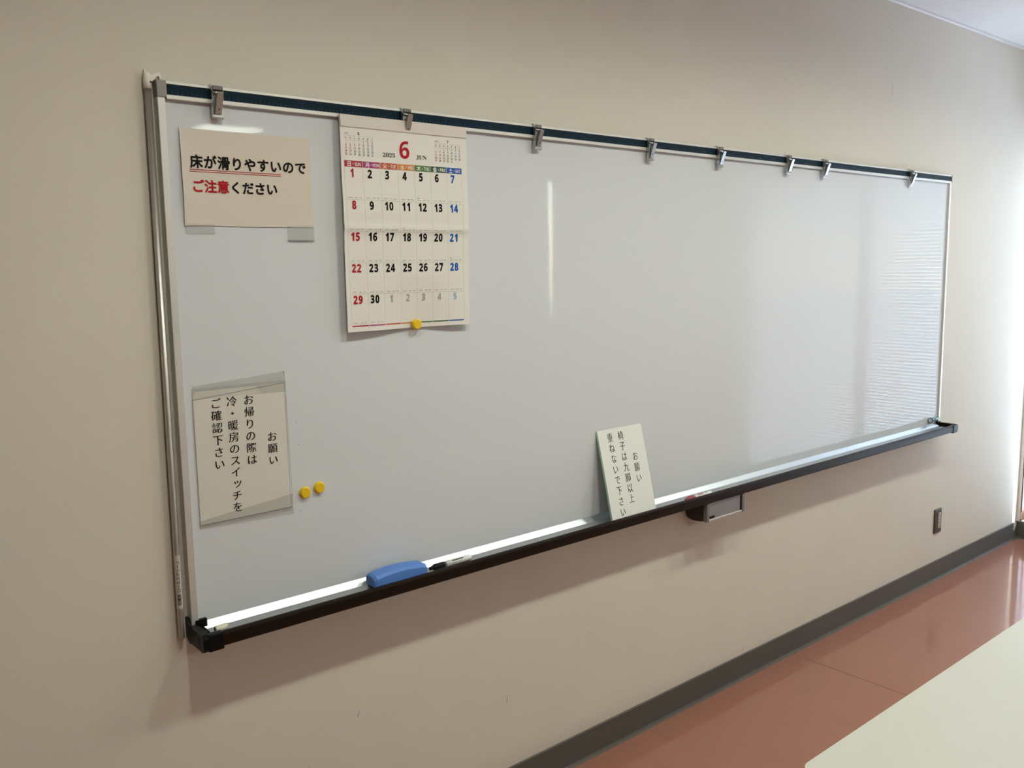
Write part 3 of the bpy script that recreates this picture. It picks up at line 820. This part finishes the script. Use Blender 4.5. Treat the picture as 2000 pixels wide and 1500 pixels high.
# ------------------------------------------------------------ hook pole beside the board
pl = thing('hook_pole', (-.018, -.0075, .78), 'slim pale pole with white hook hanging from the board top left corner', 'pole')
TOP = Vector((-.0140, -.012, 1.949)); BOT = Vector((-.0200, -.0125, .776))
link('shaft', MB().rod(BOT, TOP, [(0, .0058), (.004, .0066), (1, .0066)], 20), M_pole, pl)
def along(z): return BOT + (TOP - BOT) * ((z - BOT.z) / (TOP.z - BOT.z))
hk = MB()
a = along(1.942)
hk.rod(a, a + Vector((0, 0, .034)), [(0, .0080), (.45, .0080), (.8, .0070), (1, .0035)], 20)
hk.prism([(-.0205, 1.958), (-.0205, 1.9790), (-.0185, 1.9800), (-.0165, 1.9745), (-.0120, 1.9700), (-.0060, 1.9700), (.0000, 1.9730), (.0050, 1.9760), (.0100, 1.9760), (.0125, 1.9730),
          (.0125, 1.9640), (.0095, 1.9640), (.0085, 1.9685), (.0060, 1.9690), (.0030, 1.9665), (-.0010, 1.9620), (-.0060, 1.9560)], -.0165, -.0075, 'y')
h = link('hook', hk, M_hook, pl)
link('screw', MB().rod(a + Vector((.0040, -.0066, .013)), a + Vector((.0045, -.0084, .013)), [(0, .0022), (1, .0020)], 12), M_dgrey_pl, h)
# paper label wrapped on the pole
def pw(s, z, rr=.0069):     # s = arc metres around the side that faces the room
    c = along(z); ang = math.radians(-98) + s / rr
    return (c.x + rr * math.cos(ang), c.y + rr * math.sin(ang), z)
link('label', MB().grid(lambda u, v: pw(-.0095 + .0170 * u, .9660 - .1200 * v), 10, 4), M_label, pl)
tx = MB()
zz = .8575
for i, ch in enumerate('会議室ロールスクリーン'):
    if i == 3: zz += .0035
    put(tx, lambda a_, b_: pw(a_, b_, .0071), ch, -.0012, zz, .0092, .0092, bold=.010, rot=1, cut=True)
    zz += .0089
link('label_lettering', tx, M_ink, pl)

# ------------------------------------------------------------ outlet
ol = thing('wall_outlet', (3.668, 0, .3), 'brown wall outlet plate with ivory insert low on the wall right of the board', 'outlet')
link('plate', MB().box(3.632, 3.704, -.0075, 0, .240, .361, .003), M_plate, ol)
ins = link('insert', MB().box(3.6635, 3.690, -.0105, -.007, .2635, .3415, .001), M_insert, ol)
for z in (.325, .307, .290, .275):
    link('slot', MB().box(3.671, 3.674, -.0109, -.0103, z - .004, z + .004), M_ink_soft, ins)
    link('slot', MB().box(3.680, 3.683, -.0109, -.0103, z - .004, z + .004), M_ink_soft, ins)

# ------------------------------------------------------------ table
tb = thing('folding_table', (1.56, -1.34, 0), 'white laminate table with rounded corners in the lower right foreground', 'table')
x0, x1, y0, y1, zt = .652, 2.452, -1.565, -1.1155, .700
def rrect(x0, x1, y0, y1, r, n=8):
    pts = []
    for cx_, cy_, a0 in ((x1 - r, y1 - r, 0), (x0 + r, y1 - r, 90), (x0 + r, y0 + r, 180), (x1 - r, y0 + r, 270)):
        for k in range(n + 1):
            a = math.radians(a0 + 90 * k / n); pts.append((cx_ + r * math.cos(a), cy_ + r * math.sin(a)))
    return pts
link('top', MB().prism(rrect(x0, x1, y0, y1, .028), zt - .026, zt, 'z'), M_table, tb)
eb = MB()
o1 = rrect(x0 - .0018, x1 + .0018, y0 - .0018, y1 + .0018, .030); o2 = rrect(x0, x1, y0, y1, .028); n = len(o1)
vs = [(*p, zt - .028) for p in o1] + [(*p, zt - .0012) for p in o1] + [(*p, zt + .0002) for p in o2] + [(*p, zt - .028) for p in o2]
eb.add(vs, [(a * n + i, a * n + (i + 1) % n, ((a + 1) % 4) * n + (i + 1) % n, ((a + 1) % 4) * n + i) for a in range(4) for i in range(n)], True)
link('edge_band', eb, M_tedge, tb)
link('apron', MB().box(.75, 2.354, -1.535, -1.515, .61, .674, .002), M_alu, tb)
link('apron', MB().box(.75, 2.354, -1.165, -1.145, .61, .674, .002), M_alu, tb)
for x in (.80, 2.30):
    for y in (-1.50, -1.18):
        lg = link('leg', MB().rod((x, y, .012), (x, y, .674), [(0, .0125), (1, .0125)], 16), M_alu, tb)
        link('foot', MB().rod((x, y, 0), (x, y, .014), [(0, .016), (1, .0145)], 16), M_black, lg)
    link('stretcher', MB().rod((x, -1.50, .16), (x, -1.18, .16), [(0, .009), (1, .009)], 14), M_alu, tb)

bpy.data.objects.remove(tob)
